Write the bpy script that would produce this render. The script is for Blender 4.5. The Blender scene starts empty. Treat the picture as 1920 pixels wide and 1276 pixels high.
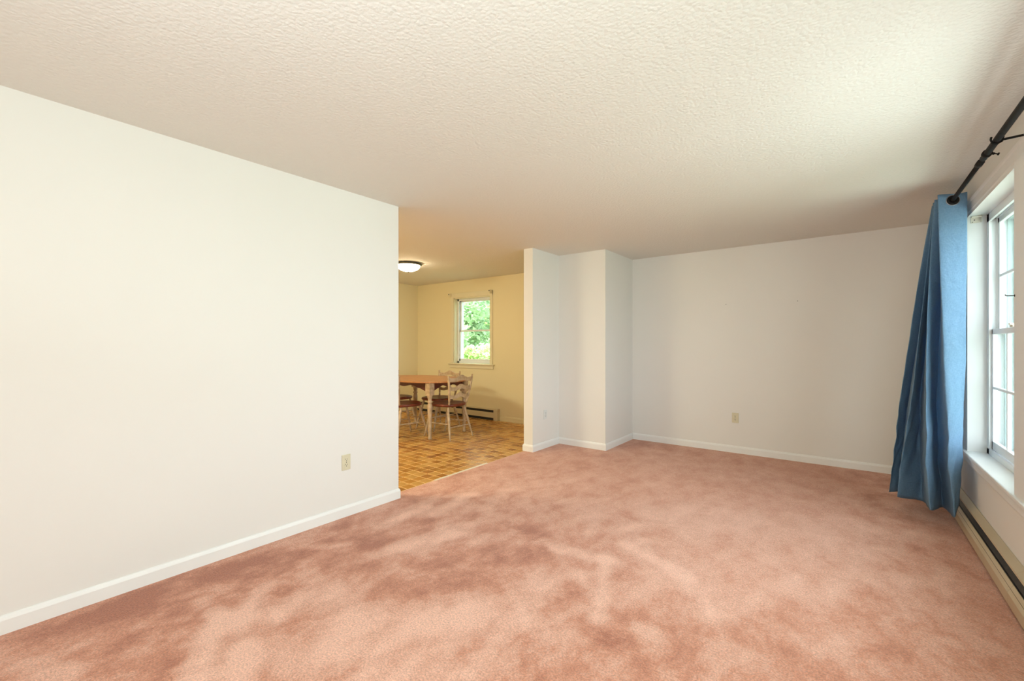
import bpy, math, random
import numpy as np
from mathutils import Vector, Matrix, noise
R = math.radians
random.seed(7)
scene = bpy.context.scene
COL = scene.collection

# ------------------------------------------------------------ camera
CAM_Z = 1.2896
FPX, YAW, HOR = 822.74, 0.653, 644.9
cam = bpy.data.cameras.new('camera'); camo = bpy.data.objects.new('camera', cam); COL.objects.link(camo)
camo.location = (0, 0, CAM_Z)
camo.rotation_euler = (R(90), 0, YAW)
cam.sensor_width = 36; cam.lens = FPX / 1920 * 36
cam.shift_y = (HOR - 638) / 1920
cam.clip_start = 0.02; cam.clip_end = 200
scene.camera = camo

# ------------------------------------------------------------ world, sun, daylight, exposure
scene.view_settings.view_transform = 'Standard'; scene.view_settings.look = 'None'
scene.view_settings.gamma = 1; scene.view_settings.use_curve_mapping = False
scene.view_settings.exposure = 0.22
w = bpy.data.worlds.new('sky'); scene.world = w; w.use_nodes = True
wn = w.node_tree; bg = wn.nodes['Background']
bg.inputs['Color'].default_value = (0.80, 0.90, 1.0, 1); bg.inputs['Strength'].default_value = 3.6

def light(kind, name, loc, direction, energy, color, **kw):
    L = bpy.data.lights.new(name, kind); L.energy = energy; L.color = color
    for k, v in kw.items(): setattr(L, k, v)
    o = bpy.data.objects.new(name, L); COL.objects.link(o); o.location = loc
    if direction is not None: o.rotation_euler = Vector(direction).to_track_quat('-Z', 'Y').to_euler()
    return o
light('SUN', 'sun', (0, -20, 20), (0.25, 0.75, -0.75), 10, (1, .95, .86), angle=R(1))
# area lamps added to boost daylight outside the right-hand windows, and a flash bounced off the ceiling behind the photographer
light('AREA', 'window_daylight', (1.45, 2.55, 1.45), (-1, -0.02, -0.08), 64, (.87, .93, 1.0), shape='RECTANGLE', size=1.3, size_y=1.7)
light('AREA', 'added_fill_near', (1.45, 0.95, 1.45), (-1, 0.0, -0.08), 26, (.87, .93, 1.0), shape='RECTANGLE', size=1.5, size_y=1.7)  # lamp added for fill, behind a made-up window out of view
light('AREA', 'window_daylight_far', (1.45, 3.9, 1.45), (-1, -0.05, -0.08), 19, (.90, .90, 1.0), shape='RECTANGLE', size=1.2, size_y=1.7)
light('AREA', 'bounced_flash', (-0.1, -0.5, 1.5), (0.0, .35, 1), 42, (.76, .93, 1.0), shape='RECTANGLE', size=2.0, size_y=1.2)
light('AREA', 'direct_flash', (-0.5, -2.4, 1.5), (0.2, 1, -0.10), 32, (.97, .95, .86), shape='RECTANGLE', size=2.6, size_y=1.6)
light('AREA', 'added_dining_fill', (-4.9, 1.2, 2.38), (0.0, 0.35, -1), 80, (1, .94, .66), shape='RECTANGLE', size=1.0, size_y=0.6)  # unseen lamp added to brighten the dining room

# ------------------------------------------------------------ helpers
def tag(o, label=None, cat=None, group=None, kind=None):
    if label: o['label'] = label
    if cat: o['category'] = cat
    if group: o['group'] = group
    if kind: o['kind'] = kind
    return o

def empty(name, loc, rz=0, **kw):
    o = bpy.data.objects.new(name, None); COL.objects.link(o); o.location = loc; o.rotation_euler = (0, 0, rz)
    o.empty_display_size = .1
    return tag(o, **kw)

class MB:
    def __init__(s): s.v = []; s.f = []; s.m = []; s.sm = []
    def add(s, vs, fs, mi=0, smooth=False):
        b = len(s.v); s.v += [tuple(v) for v in vs]
        s.f += [tuple(i + b for i in f) for f in fs]; s.m += [mi] * len(fs); s.sm += [smooth] * len(fs)
        return s
    def box(s, x0, x1, y0, y1, z0, z1, mi=0):
        if x0 > x1: x0, x1 = x1, x0
        if y0 > y1: y0, y1 = y1, y0
        v = [(x0,y0,z0),(x1,y0,z0),(x1,y1,z0),(x0,y1,z0),(x0,y0,z1),(x1,y0,z1),(x1,y1,z1),(x0,y1,z1)]
        return s.add(v, [(3,2,1,0),(4,5,6,7),(0,1,5,4),(1,2,6,5),(2,3,7,6),(3,0,4,7)], mi)
    def prism(s, prof, p0, p1, up=(0,0,1), mi=0, smooth=False):
        """extrude 2D profile (side, up) from p0 to p1; side = direction x up"""
        p0 = Vector(p0); p1 = Vector(p1); d = (p1 - p0).normalized(); u = Vector(up); sd = d.cross(u).normalized()
        n = len(prof)
        vs = [p0 + sd*a + u*b for a, b in prof] + [p1 + sd*a + u*b for a, b in prof]
        fs = [(i, (i+1) % n, n + (i+1) % n, n + i) for i in range(n)] + [tuple(range(n))[::-1], tuple(range(n, 2*n))]
        return s.add(vs, fs, mi, smooth)
    def tube(s, pts, rads, n=10, mi=0, squash=None):
        pts = [Vector(p) for p in pts]
        vs = []; fs = []
        for i, p in enumerate(pts):
            d = (pts[min(i+1, len(pts)-1)] - pts[max(i-1, 0)]).normalized()
            a = Vector((0,0,1)) if abs(d.z) < .9 else Vector((0,1,0))
            sx = d.cross(a).normalized(); sy = sx.cross(d).normalized()
            r = rads[i] if isinstance(rads, (list, tuple)) else rads
            q = squash or (1, 1)
            for k in range(n):
                t = 2*math.pi*k/n
                vs.append(p + sx*r*q[0]*math.cos(t) + sy*r*q[1]*math.sin(t))
        for i in range(len(pts)-1):
            for k in range(n):
                fs.append((i*n+k, (i+1)*n+k, (i+1)*n+(k+1) % n, i*n+(k+1) % n))
        s.add(vs, fs, mi, True)
        b = len(s.v) - len(vs); L = len(pts) - 1
        s.f += [tuple(b+k for k in range(n)), tuple(b + L*n + k for k in range(n))[::-1]]; s.m += [mi]*2; s.sm += [False]*2
        return s
    def lathe(s, prof, n=32, axis=((0,0,0),(0,0,1)), mi=0):
        """prof = list of (radius, height)"""
        o = Vector(axis[0]); d = Vector(axis[1]).normalized()
        a = Vector((1,0,0)) if abs(d.x) < .9 else Vector((0,1,0))
        sx = d.cross(a).normalized(); sy = d.cross(sx).normalized()
        vs = []; fs = []
        for r, h in prof:
            for k in range(n):
                t = 2*math.pi*k/n
                vs.append(o + d*h + sx*r*math.cos(t) + sy*r*math.sin(t))
        for i in range(len(prof)-1):
            for k in range(n):
                fs.append((i*n+k, i*n+(k+1) % n, (i+1)*n+(k+1) % n, (i+1)*n+k))
        return s.add(vs, fs, mi, True)
    def build(s, name, mat, parent=None, bevel=0, **kw):
        me = bpy.data.meshes.new(name); me.from_pydata(s.v, [], s.f)
        for mm in (mat if isinstance(mat, (list, tuple)) else [mat]): me.materials.append(mm)
        me.polygons.foreach_set('material_index', s.m); me.polygons.foreach_set('use_smooth', s.sm); me.update()
        import bmesh
        bm = bmesh.new(); bm.from_mesh(me); bmesh.ops.recalc_face_normals(bm, faces=bm.faces); bm.to_mesh(me); bm.free()
        o = bpy.data.objects.new(name, me); COL.objects.link(o)
        if parent: o.parent = parent
        if bevel:
            b = o.modifiers.new('bevel', 'BEVEL'); b.width = bevel; b.segments = 2; b.limit_method = 'ANGLE'; b.angle_limit = R(40)
        return tag(o, **kw)

def box(name, mat, x0, x1, y0, y1, z0, z1, parent=None, bevel=0, **kw):
    return MB().box(x0, x1, y0, y1, z0, z1).build(name, mat, parent, bevel, **kw)

def kids(o): return [c for c in bpy.data.objects if c.parent == o]
def copy_tree(o, parent=None):
    ch = kids(o)
    c = o.copy(); COL.objects.link(c); c.parent = parent
    for k in ch: copy_tree(k, c)
    return c

# ------------------------------------------------------------ materials
class N:
    def __init__(s, name):
        s.m = bpy.data.materials.new(name); s.m.use_nodes = True; s.t = s.m.node_tree
        s.b = s.t.nodes['Principled BSDF']
    def n(s, typ, **kw):
        x = s.t.nodes.new(typ)
        for k, v in kw.items():
            if k in x.inputs: x.inputs[k].default_value = v
            else: setattr(x, k, v)
        return x
    def l(s, a, b): s.t.links.new(a, b)
def rgba(c): return (c[0], c[1], c[2], 1)

def mat(name, c, rough=.6, metal=0, spec=.5, var=None, scale=8, bump=0, bscale=60, stretch=None, sheen=0, coat=0):
    g = N(name); b = g.b
    b.inputs['Roughness'].default_value = rough; b.inputs['Metallic'].default_value = metal
    b.inputs['Specular IOR Level'].default_value = spec
    if sheen: b.inputs['Sheen Weight'].default_value = sheen
    if coat: b.inputs['Coat Weight'].default_value = coat
    tc = g.n('ShaderNodeTexCoord'); vec = tc.outputs['Object']
    if stretch:
        mp = g.n('ShaderNodeMapping'); mp.inputs['Scale'].default_value = stretch; g.l(vec, mp.inputs['Vector']); vec = mp.outputs['Vector']
    c2 = var or tuple(x*.93 for x in c)
    nz = g.n('ShaderNodeTexNoise'); nz.inputs['Scale'].default_value = scale; nz.inputs['Detail'].default_value = 4
    g.l(vec, nz.inputs['Vector'])
    mx = g.n('ShaderNodeMix', data_type='RGBA'); mx.inputs['A'].default_value = rgba(c); mx.inputs['B'].default_value = rgba(c2)
    rp = g.n('ShaderNodeMapRange'); rp.inputs['From Min'].default_value = .35; rp.inputs['From Max'].default_value = .65
    g.l(nz.outputs['Fac'], rp.inputs['Value']); g.l(rp.outputs['Result'], mx.inputs['Factor'])
    g.l(mx.outputs['Result'], b.inputs['Base Color'])
    if bump:
        n2 = g.n('ShaderNodeTexNoise'); n2.inputs['Scale'].default_value = bscale; n2.inputs['Detail'].default_value = 3
        g.l(vec, n2.inputs['Vector'])
        bp = g.n('ShaderNodeBump'); bp.inputs['Strength'].default_value = bump; bp.inputs['Distance'].default_value = .004
        g.l(n2.outputs['Fac'], bp.inputs['Height']); g.l(bp.outputs['Normal'], b.inputs['Normal'])
    return g.m

M = {}
M['wall'] = mat('wall_paint', (.83, .805, .76), .55, spec=.3, var=(.82, .795, .75), scale=1.2, bump=.03, bscale=140)
M['wall_dining'] = mat('wall_paint_lamplit', (.84, .74, .48), .55, spec=.3, var=(.83, .73, .47), scale=1.2, bump=.03, bscale=140)  # yellow of the lamplight put into the wall colour
M['trim'] = mat('white_trim_paint', (.88, .87, .84), .35, var=(.865, .855, .825), scale=6)
M['vinyl'] = mat('white_vinyl', (.86, .88, .88), .3, var=(.84, .865, .87), scale=5)
M['screen'] = mat('grey_screen_frame', (.36, .46, .47), .4, var=(.33, .43, .44), scale=20)
M['outer_vinyl'] = mat('grey_green_outer_vinyl', (.50, .60, .60), .4, var=(.46, .56, .56), scale=12)  # greyer and greener than the inner vinyl
M['heater'] = mat('heater_enamel', (.60, .49, .33), .35, var=(.57, .46, .30), scale=5)
M['heater_dining'] = mat('dining_heater_enamel', (.66, .56, .36), .4, var=(.62, .52, .33), scale=5)
M['dark'] = mat('dark_recess', (.018, .015, .013), .7)
M['fin'] = mat('heater_fin_metal', (.05, .045, .04), .45, metal=.6, var=(.03, .027, .024), scale=30)
M['black_metal'] = mat('black_rod_metal', (.009, .007, .006), .6, metal=.0, spec=.12, var=(.018, .015, .014), scale=40)
M['chrome'] = mat('grommet_metal', (.35, .35, .37), .3, metal=1)
M['outlet'] = mat('ivory_plastic', (.72, .66, .48), .35, var=(.70, .64, .46), scale=20)
M['outlet_white'] = mat('white_plastic', (.76, .77, .74), .35, var=(.74, .75, .72), scale=20)
M['slot'] = mat('outlet_slot', (.03, .025, .02), .6)
M['bracket'] = mat('cream_bracket_plastic', (.80, .74, .62), .4, var=(.77, .71, .59), scale=20)
M['chair_paint'] = mat('antiqued_cream_paint', (.60, .44, .28), .45, var=(.42, .29, .165), scale=22)
M['seat_wood'] = mat('dark_red_seat_wood', (.22, .045, .016), .38, var=(.11, .022, .012), scale=9, stretch=(1, 6, 1), coat=.0)
M['table_wood'] = mat('honey_table_wood', (.55, .25, .085), .38, var=(.42, .17, .06), scale=6, stretch=(1, 9, 1), coat=.0)
M['apron_wood'] = mat('dark_apron_wood', (.14, .03, .016), .35, var=(.10, .02, .012), scale=9, stretch=(6, 1, 1))
M['bronze'] = mat('bronze_rim', (.10, .085, .05), .35, metal=.8)
M['bark'] = mat('bark', (.16, .11, .07), .9, var=(.09, .06, .04), scale=8, bump=.5, bscale=20)
M['siding'] = mat('exterior_siding', (.70, .72, .70), .6)
M['strip'] = mat('threshold_strip', (.85, .74, .58), .35, var=(.8, .68, .5), scale=30)
M['lawn'] = mat('lawn_grass', (.30, .38, .20), .9, var=(.20, .28, .12), scale=1.5, bump=.6, bscale=40)

# stippled ceiling
g = N('stippled_ceiling'); g.b.inputs['Roughness'].default_value = .8; g.b.inputs['Specular IOR Level'].default_value = .2
tc = g.n('ShaderNodeTexCoord'); nz = g.n('ShaderNodeTexNoise', Scale=75.0, Detail=3.0, Roughness=.6); g.l(tc.outputs['Object'], nz.inputs['Vector'])
vz = g.n('ShaderNodeTexVoronoi', Scale=60.0); g.l(tc.outputs['Object'], vz.inputs['Vector'])
ad = g.n('ShaderNodeMath', operation='SUBTRACT'); g.l(nz.outputs['Fac'], ad.inputs[0]); g.l(vz.outputs['Distance'], ad.inputs[1])
bp = g.n('ShaderNodeBump'); bp.inputs['Strength'].default_value = .35; bp.inputs['Distance'].default_value = .006
g.l(ad.outputs[0], bp.inputs['Height']); g.l(bp.outputs['Normal'], g.b.inputs['Normal'])
g.b.inputs['Base Color'].default_value = (.82, .795, .74, 1); M['ceiling'] = g.m

# cut-pile carpet: nap attribute (vacuum and foot marks) + noise
g = N('rose_carpet'); g.b.inputs['Roughness'].default_value = .95; g.b.inputs['Specular IOR Level'].default_value = .1
g.b.inputs['Sheen Weight'].default_value = .25; g.b.inputs['Sheen Roughness'].default_value = .5
tc = g.n('ShaderNodeTexCoord'); O = tc.outputs['Object']
n0 = g.n('ShaderNodeTexNoise', Scale=2.2, Detail=3.0); g.l(O, n0.inputs['Vector'])
vm = g.n('ShaderNodeVectorMath', operation='MULTIPLY_ADD'); g.l(n0.outputs['Color'], vm.inputs[0]); vm.inputs[1].default_value = (.16, .16, 0); g.l(O, vm.inputs[2])
mp = g.n('ShaderNodeMapping'); mp.inputs['Rotation'].default_value = (0, 0, R(28)); mp.inputs['Scale'].default_value = (2.6, 1.7, 1); g.l(vm.outputs[0], mp.inputs['Vector'])
n1 = g.n('ShaderNodeTexNoise', Scale=2.3, Detail=9.0, Roughness=.68); g.l(mp.outputs[0], n1.inputs['Vector'])
at = g.n('ShaderNodeAttribute', attribute_name='nap')
a2 = g.n('ShaderNodeAttribute', attribute_name='ruffle'); ce = g.n('ShaderNodeMath', operation='SUBTRACT'); g.l(n1.outputs['Fac'], ce.inputs[0]); ce.inputs[1].default_value = .5
am = g.n('ShaderNodeMath', operation='MULTIPLY_ADD'); g.l(ce.outputs[0], am.inputs[0]); g.l(a2.outputs['Fac'], am.inputs[1]); am.inputs[2].default_value = .425
sm = g.n('ShaderNodeMath', operation='ADD'); g.l(am.outputs[0], sm.inputs[0]); g.l(at.outputs['Fac'], sm.inputs[1])
n2 = g.n('ShaderNodeTexNoise', Scale=38.0, Detail=5.0, Roughness=.75); g.l(O, n2.inputs['Vector'])
s2 = g.n('ShaderNodeMath', operation='MULTIPLY_ADD'); g.l(n2.outputs['Fac'], s2.inputs[0]); s2.inputs[1].default_value = .34; g.l(sm.outputs[0], s2.inputs[2])
cr = g.n('ShaderNodeValToRGB'); g.l(s2.outputs[0], cr.inputs['Fac'])
cr.color_ramp.elements[0].position = .36; cr.color_ramp.elements[0].color = (.45, .165, .095, 1)
cr.color_ramp.elements[1].position = .88; cr.color_ramp.elements[1].color = (.90, .53, .40, 1)
e = cr.color_ramp.elements.new(.68); e.color = (.75, .40, .285, 1); e = cr.color_ramp.elements.new(.54); e.color = (.64, .285, .180, 1)
n3 = g.n('ShaderNodeTexNoise', Scale=120.0, Detail=3.0, Roughness=.8); g.l(O, n3.inputs['Vector'])
mr = g.n('ShaderNodeMapRange'); mr.inputs['From Min'].default_value = .36; mr.inputs['From Max'].default_value = .64; mr.inputs['To Min'].default_value = .72; mr.inputs['To Max'].default_value = 1.24
g.l(n3.outputs['Fac'], mr.inputs['Value'])
mm = g.n('ShaderNodeVectorMath', operation='SCALE'); g.l(cr.outputs['Color'], mm.inputs[0]); g.l(mr.outputs['Result'], mm.inputs['Scale'])
g.l(mm.outputs[0], g.b.inputs['Base Color'])
bp = g.n('ShaderNodeBump'); bp.inputs['Strength'].default_value = .8; bp.inputs['Distance'].default_value = .008
n4 = g.n('ShaderNodeTexNoise', Scale=130.0, Detail=3.0); g.l(O, n4.inputs['Vector']); g.l(n4.outputs['Fac'], bp.inputs['Height']); g.l(bp.outputs['Normal'], g.b.inputs['Normal'])
M['carpet'] = g.m

# vinyl tiles
TC = [((.50, .225, .045), (.56, .27, .06)), ((.36, .145, .028), (.45, .19, .04)), ((.58, .30, .08), (.64, .35, .10)), ((.25, .09, .018), (.36, .14, .03)), ((.50, .24, .055), (.38, .16, .03))]
M['tiles'] = [mat('amber_tile', a, .26, var=b_, scale=14, spec=.5) for a, b_ in TC]
M['grout'] = mat('golden_grout', (.86, .55, .22), .35, var=(.80, .50, .19), scale=20)

# curtain fabric
g = N('blue_linen_curtain'); g.b.inputs['Roughness'].default_value = .8; g.b.inputs['Sheen Weight'].default_value = .08
tc = g.n('ShaderNodeTexCoord'); mp = g.n('ShaderNodeMapping'); mp.inputs['Scale'].default_value = (1, 1, .35); g.l(tc.outputs['Object'], mp.inputs['Vector'])
nz = g.n('ShaderNodeTexNoise', Scale=160.0, Detail=3.0, Roughness=.7); g.l(mp.outputs[0], nz.inputs['Vector'])
mp2 = g.n('ShaderNodeMapping'); mp2.inputs['Scale'].default_value = (.35, .35, 1.6); g.l(tc.outputs['Object'], mp2.inputs['Vector'])
nz2 = g.n('ShaderNodeTexNoise', Scale=160.0, Detail=3.0, Roughness=.7); g.l(mp2.outputs[0], nz2.inputs['Vector'])
av = g.n('ShaderNodeMath', operation='ADD'); g.l(nz.outputs['Fac'], av.inputs[0]); g.l(nz2.outputs['Fac'], av.inputs[1])
mr = g.n('ShaderNodeMapRange'); mr.inputs['From Min'].default_value = .75; mr.inputs['From Max'].default_value = 1.25; g.l(av.outputs[0], mr.inputs['Value'])
mx = g.n('ShaderNodeMix', data_type='RGBA'); mx.inputs['A'].default_value = (.17, .31, .47, 1); mx.inputs['B'].default_value = (.26, .43, .61, 1)
g.l(mr.outputs['Result'], mx.inputs['Factor']); g.l(mx.outputs['Result'], g.b.inputs['Base Color'])
bp = g.n('ShaderNodeBump'); bp.inputs['Strength'].default_value = .35; bp.inputs['Distance'].default_value = .002; g.l(av.outputs[0], bp.inputs['Height'])
n5 = g.n('ShaderNodeTexNoise', Scale=9.0, Detail=4.0, Distortion=1.2); g.l(tc.outputs['Object'], n5.inputs['Vector'])
bp2 = g.n('ShaderNodeBump'); bp2.inputs['Strength'].default_value = .6; bp2.inputs['Distance'].default_value = .012; g.l(n5.outputs['Fac'], bp2.inputs['Height']); g.l(bp.outputs['Normal'], bp2.inputs['Normal'])
g.l(bp2.outputs['Normal'], g.b.inputs['Normal'])
trl = g.n('ShaderNodeBsdfTranslucent'); trl.inputs['Color'].default_value = (.20, .38, .56, 1)
ms = g.n('ShaderNodeMixShader'); ms.inputs['Fac'].default_value = .38
g.l(g.b.outputs[0], ms.inputs[1]); g.l(trl.outputs[0], ms.inputs[2]); g.l(ms.outputs[0], g.t.nodes['Material Output'].inputs['Surface'])
M['curtain'] = g.m

# glass: clear pane with a faint reflection
g = N('window_glass'); gl = g.n('ShaderNodeBsdfGlossy'); gl.inputs['Roughness'].default_value = .02
tr = g.n('ShaderNodeBsdfTransparent'); tr.inputs['Color'].default_value = (.94, .985, .97, 1)
fr = g.n('ShaderNodeFresnel', IOR=1.35); ms = g.n('ShaderNodeMixShader')
fm = g.n('ShaderNodeMath', operation='MULTIPLY'); fm.inputs[1].default_value = .4; g.l(fr.outputs[0], fm.inputs[0]); g.l(fm.outputs[0], ms.inputs[0]); g.l(tr.outputs[0], ms.inputs[1]); g.l(gl.outputs[0], ms.inputs[2]); g.l(ms.outputs[0], g.t.nodes['Material Output'].inputs['Surface'])
M['glass'] = g.m

def leafmat(name, a, b_):
    g = N(name); g.b.inputs['Roughness'].default_value = .6
    ge = g.n('ShaderNodeNewGeometry'); mx = g.n('ShaderNodeMix', data_type='RGBA'); mx.inputs['A'].default_value = rgba(a); mx.inputs['B'].default_value = rgba(b_)
    g.l(ge.outputs['Random Per Island'], mx.inputs['Factor']); g.l(mx.outputs['Result'], g.b.inputs['Base Color'])
    t = g.n('ShaderNodeBsdfTranslucent'); g.l(mx.outputs['Result'], t.inputs['Color'])
    ms = g.n('ShaderNodeMixShader'); ms.inputs['Fac'].default_value = .4
    g.l(g.b.outputs[0], ms.inputs[1]); g.l(t.outputs[0], ms.inputs[2]); g.l(ms.outputs[0], g.t.nodes['Material Output'].inputs['Surface'])
    return g.m
M['leaf_a'] = leafmat('pale_green_leaves', (.50, .68, .26), (.74, .86, .48))
M['leaf_b'] = leafmat('deep_green_leaves', (.46, .62, .40), (.68, .80, .56))

g = N('lit_glass_dome'); g.b.inputs['Base Color'].default_value = (.9, .87, .78, 1)
g.b.inputs['Emission Color'].default_value = (1, .84, .56, 1); g.b.inputs['Emission Strength'].default_value = 24
M['dome'] = g.m

# ------------------------------------------------------------ dimensions
XL, XW, YB, ZC = -2.990, 0.690, 5.754, 2.44
T = .13                                    # partition thickness
Y_L0, Y_S0, Y_BUMP, X_BUMP = 2.343, 4.315, 4.912, -2.3325
XD = -6.75
Y_FR = -2.9
XO = .89                                   # exterior face of the right wall
W1 = (3.32, 4.48); W2 = (2.00, 3.14); W3 = (.35, 1.55); WZ = (.525, 2.21)

# ------------------------------------------------------------ shell
S = dict(kind='structure')
# carpeted floor as a fine grid carrying the nap marks
def carpet():
    x0, x1, y0, y1, st = XL - T + .015, XW, Y_FR, YB, .02
    nx = int((x1-x0)/st)+1; ny = int((y1-y0)/st)+1
    X, Y = np.meshgrid(np.linspace(x0, x1, nx), np.linspace(y0, y1, ny))
    nap = np.zeros_like(X)
    wob = .05*np.sin(X*9+1.3*np.sin(Y*7)) + .04*np.sin(Y*13+X*5)
    light_m = [(-2.58,.8,-2.2,.83,.045,1.2),(-2.34,.8,-1.96,.56,.05,1.3),(-2.04,.8,-1.80,.68,.05,1.1),(-2.48,1.07,-2.26,.88,.05,1),
        (-2.19,.97,-2.13,1.24,.07,.9),(-2.78,1.37,-2.56,1.6,.04,.7),(-2.31,1.62,-2.08,2.17,.045,.8),(-2.62,1.92,-2.65,2.35,.05,.9),
        (-2.50,2.3,-2.58,2.75,.06,.9),(-1.45,2.38,-1.12,2.43,.05,.9),(-1.16,2.45,-.98,2.0,.035,.8),(-.91,1.9,-.68,1.93,.05,.6),
        (-1.16,2.7,-.7,2.52,.05,.8),(-.69,2.47,-.51,2.26,.05,.6),(-1.2,1.66,-.95,1.66,.07,.5),(-.91,3.41,.03,3.78,.28,.45),
        (-2.63,.22,-2.4,.30,.05,1),(-1.9,1.2,-1.5,1.5,.22,.6),(-.6,2.6,.1,3.1,.35,.3),(-1.6,3.0,-1.0,3.4,.3,.25),(-2.45,2.9,-2.3,3.4,.2,.3)]
    dark_m = [(-2.72,.55,-2.40,1.05,.22,.9),(-2.1,.85,-2.0,1.1,.12,.6),(-2.76,1.05,-2.46,1.75,.15,1.),(-1.92,1.41,-1.74,1.96,.12,.9),(-1.72,1.6,-1.60,2.15,.13,1.1),(-1.85,2.52,-1.5,2.4,.07,1),
        (-2.86,1.74,-2.72,1.95,.07,.9),(-1.01,1.82,-.83,1.77,.05,.9),(-.89,1.96,-.63,1.66,.06,1),(-1.01,1.92,-1.07,2.02,.05,.7),
        (-.39,2.15,-.19,2.14,.05,.5),(-2.32,4.16,-1.94,5.03,.12,.45),(.14,3.77,.44,3.72,.07,.5),(-2.93,.35,-2.9,1.0,.14,.7),
        (.33,2.89,.4,2.8,.07,.6),(-2.04,5.5,-1.4,5.42,.12,.7),(-2.25,5.3,-2.15,5.6,.1,.6),(.1,5.2,.3,5.5,.3,.4),(.5,3.3,.55,4.5,.06,.4),
        (-2.7,.6,-2.5,.65,.12,.6),(-2.2,1.5,-2.35,2.0,.10,.6),(-.7,1.5,-.5,1.4,.12,.5),(-1.8,2.15,-1.55,2.3,.06,.6),(-1.2,5.3,.4,5.6,.12,.3)]
    light_m += [(-1.95,.95,-1.3,1.15,.20,.5),(-1.5,1.4,-1.3,1.7,.12,.6),(-2.3,1.75,-2.15,2.3,.06,.8),(-2.55,1.3,-2.35,1.25,.05,.8)]
    dark_m += [(-2.85,.3,-2.72,1.7,.10,.8),(-2.6,.3,-2.25,.45,.12,.6)]
    rg = random.Random(21)
    for k in range(90):                       # short brush marks left by the vacuum cleaner
        ax = rg.uniform(-2.75, .4); ay = rg.uniform(.4, 3.4); an = rg.choice((1.1, 1.35, .2, 2.6))+rg.gauss(0, .2); ln = rg.uniform(.12, .45)
        (light_m if rg.random() < .5 else dark_m).append((ax, ay, ax+ln*math.cos(an), ay+ln*math.sin(an), rg.uniform(.018, .05), rg.uniform(.25, .6)*(1 if ax < -.9 or ay < 1.8 else .5)))
    for sgn, L in ((1, light_m), (-1, dark_m)):
        for ax, ay, bx, by, wd, st_ in L:
            soft = .18 if wd < .1 else .35
            dx, dy = bx-ax, by-ay; l2 = dx*dx+dy*dy
            t = np.clip(((X-ax)*dx+(Y-ay)*dy)/l2, 0, 1)
            d = np.hypot(X-ax-t*dx, Y-ay-t*dy) + wob*wd*1.6
            k = 1/(1+np.exp((d-wd)/(wd*soft+.003)))
            nap += sgn*st_*(.23 if sgn > 0 else .11)*k
    v = np.stack([X.ravel(), Y.ravel(), np.zeros(X.size)], 1)
    idx = np.arange(nx*ny).reshape(ny, nx)
    f = np.stack([idx[:-1,:-1].ravel(), idx[:-1,1:].ravel(), idx[1:,1:].ravel(), idx[1:,:-1].ravel()], 1)
    me = bpy.data.meshes.new('floor'); me.from_pydata(v.tolist(), [], f.tolist()); me.materials.append(M['carpet'])
    a = me.attributes.new('nap', 'FLOAT', 'POINT'); a.data.foreach_set('value', nap.ravel().astype(np.float32))
    # how disturbed the pile is: trampled in front of the camera, smoother towards the far end
    ruf = .60 + .50/(1+np.exp((Y-2.6+.55*(X+1))/.35)) + .35*np.exp(-((X-.35)/.35)**2)
    a = me.attributes.new('ruffle', 'FLOAT', 'POINT'); a.data.foreach_set('value', ruf.ravel().astype(np.float32))
    o = bpy.data.objects.new('floor', me); COL.objects.link(o); tag(o, **S)
carpet()
box('floor_slab', M['grout'], XD-.1, XW+.1, Y_FR-.1, YB+.1, -.15, -.012, **S)
fd = box('floor_dining', M['grout'], XD, XL-T+.02, 0.0, YB, -.012, -.0035, **S)
MB().prism([(-.016, 0), (-.012, .004), (.012, .004), (.016, 0)], (XL-T+.012, 2.85, -.001), (XL-T+.012, 3.62, -.001)).build('trim_1', M['strip'], **S)
box('ceiling', M['ceiling'], XD-.1, XW+.2, Y_FR-.1, YB+.2, ZC, ZC+.15, **S)
box('wall_left', M['wall'], XL-T, XL, Y_FR, Y_L0, -.01, ZC, **S)
box('wall_partition', M['wall'], XL-T, XL, Y_S0, YB, -.01, ZC, **S)
box('wall_chase', M['wall'], XL, X_BUMP, Y_BUMP, YB, -.01, ZC, **S)
box('wall_back', M['wall'], X_BUMP-.3, XW+.2, YB, YB+.2, -.3, ZC, **S)
box('wall_front', M['wall'], XL-T, XW+.2, Y_FR-.12, Y_FR, -.01, ZC, **S)
# right wall with three window openings, the nearest added to let in fill light
mb = MB(); ys = [Y_FR, W3[0], W3[1], W2[0], W2[1], W1[0], W1[1], YB]
for i in range(0, 7, 2): mb.box(XW, XO, ys[i], ys[i+1], -.3, ZC)
for a, b_ in (W1, W2, W3): mb.box(XW, XO, a, b_, -.3, WZ[0]-.02).box(XW, XO, a, b_, WZ[1], ZC)
mb.build('wall_right', M['wall'], **S)
# dining room walls
DW = (-5.745, -4.867); DZ = (.945, 2.131)
mb = MB()
mb.box(XD-.2, DW[0], YB, YB+.2, -.3, ZC).box(DW[1], X_BUMP-.3, YB, YB+.2, -.3, ZC)
mb.box(DW[0], DW[1], YB, YB+.2, -.3, DZ[0]-.02).box(DW[0], DW[1], YB, YB+.2, DZ[1], ZC)
mb.build('wall_dining_back', M['wall_dining'], **S)
box('wall_dining_left', M['wall_dining'], XD-.12, XD, -.1, YB, -.1, ZC, **S)
box('wall_dining_front', M['wall_dining'], XD, XL-T, -.12, 0, -.1, ZC, **S)

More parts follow.
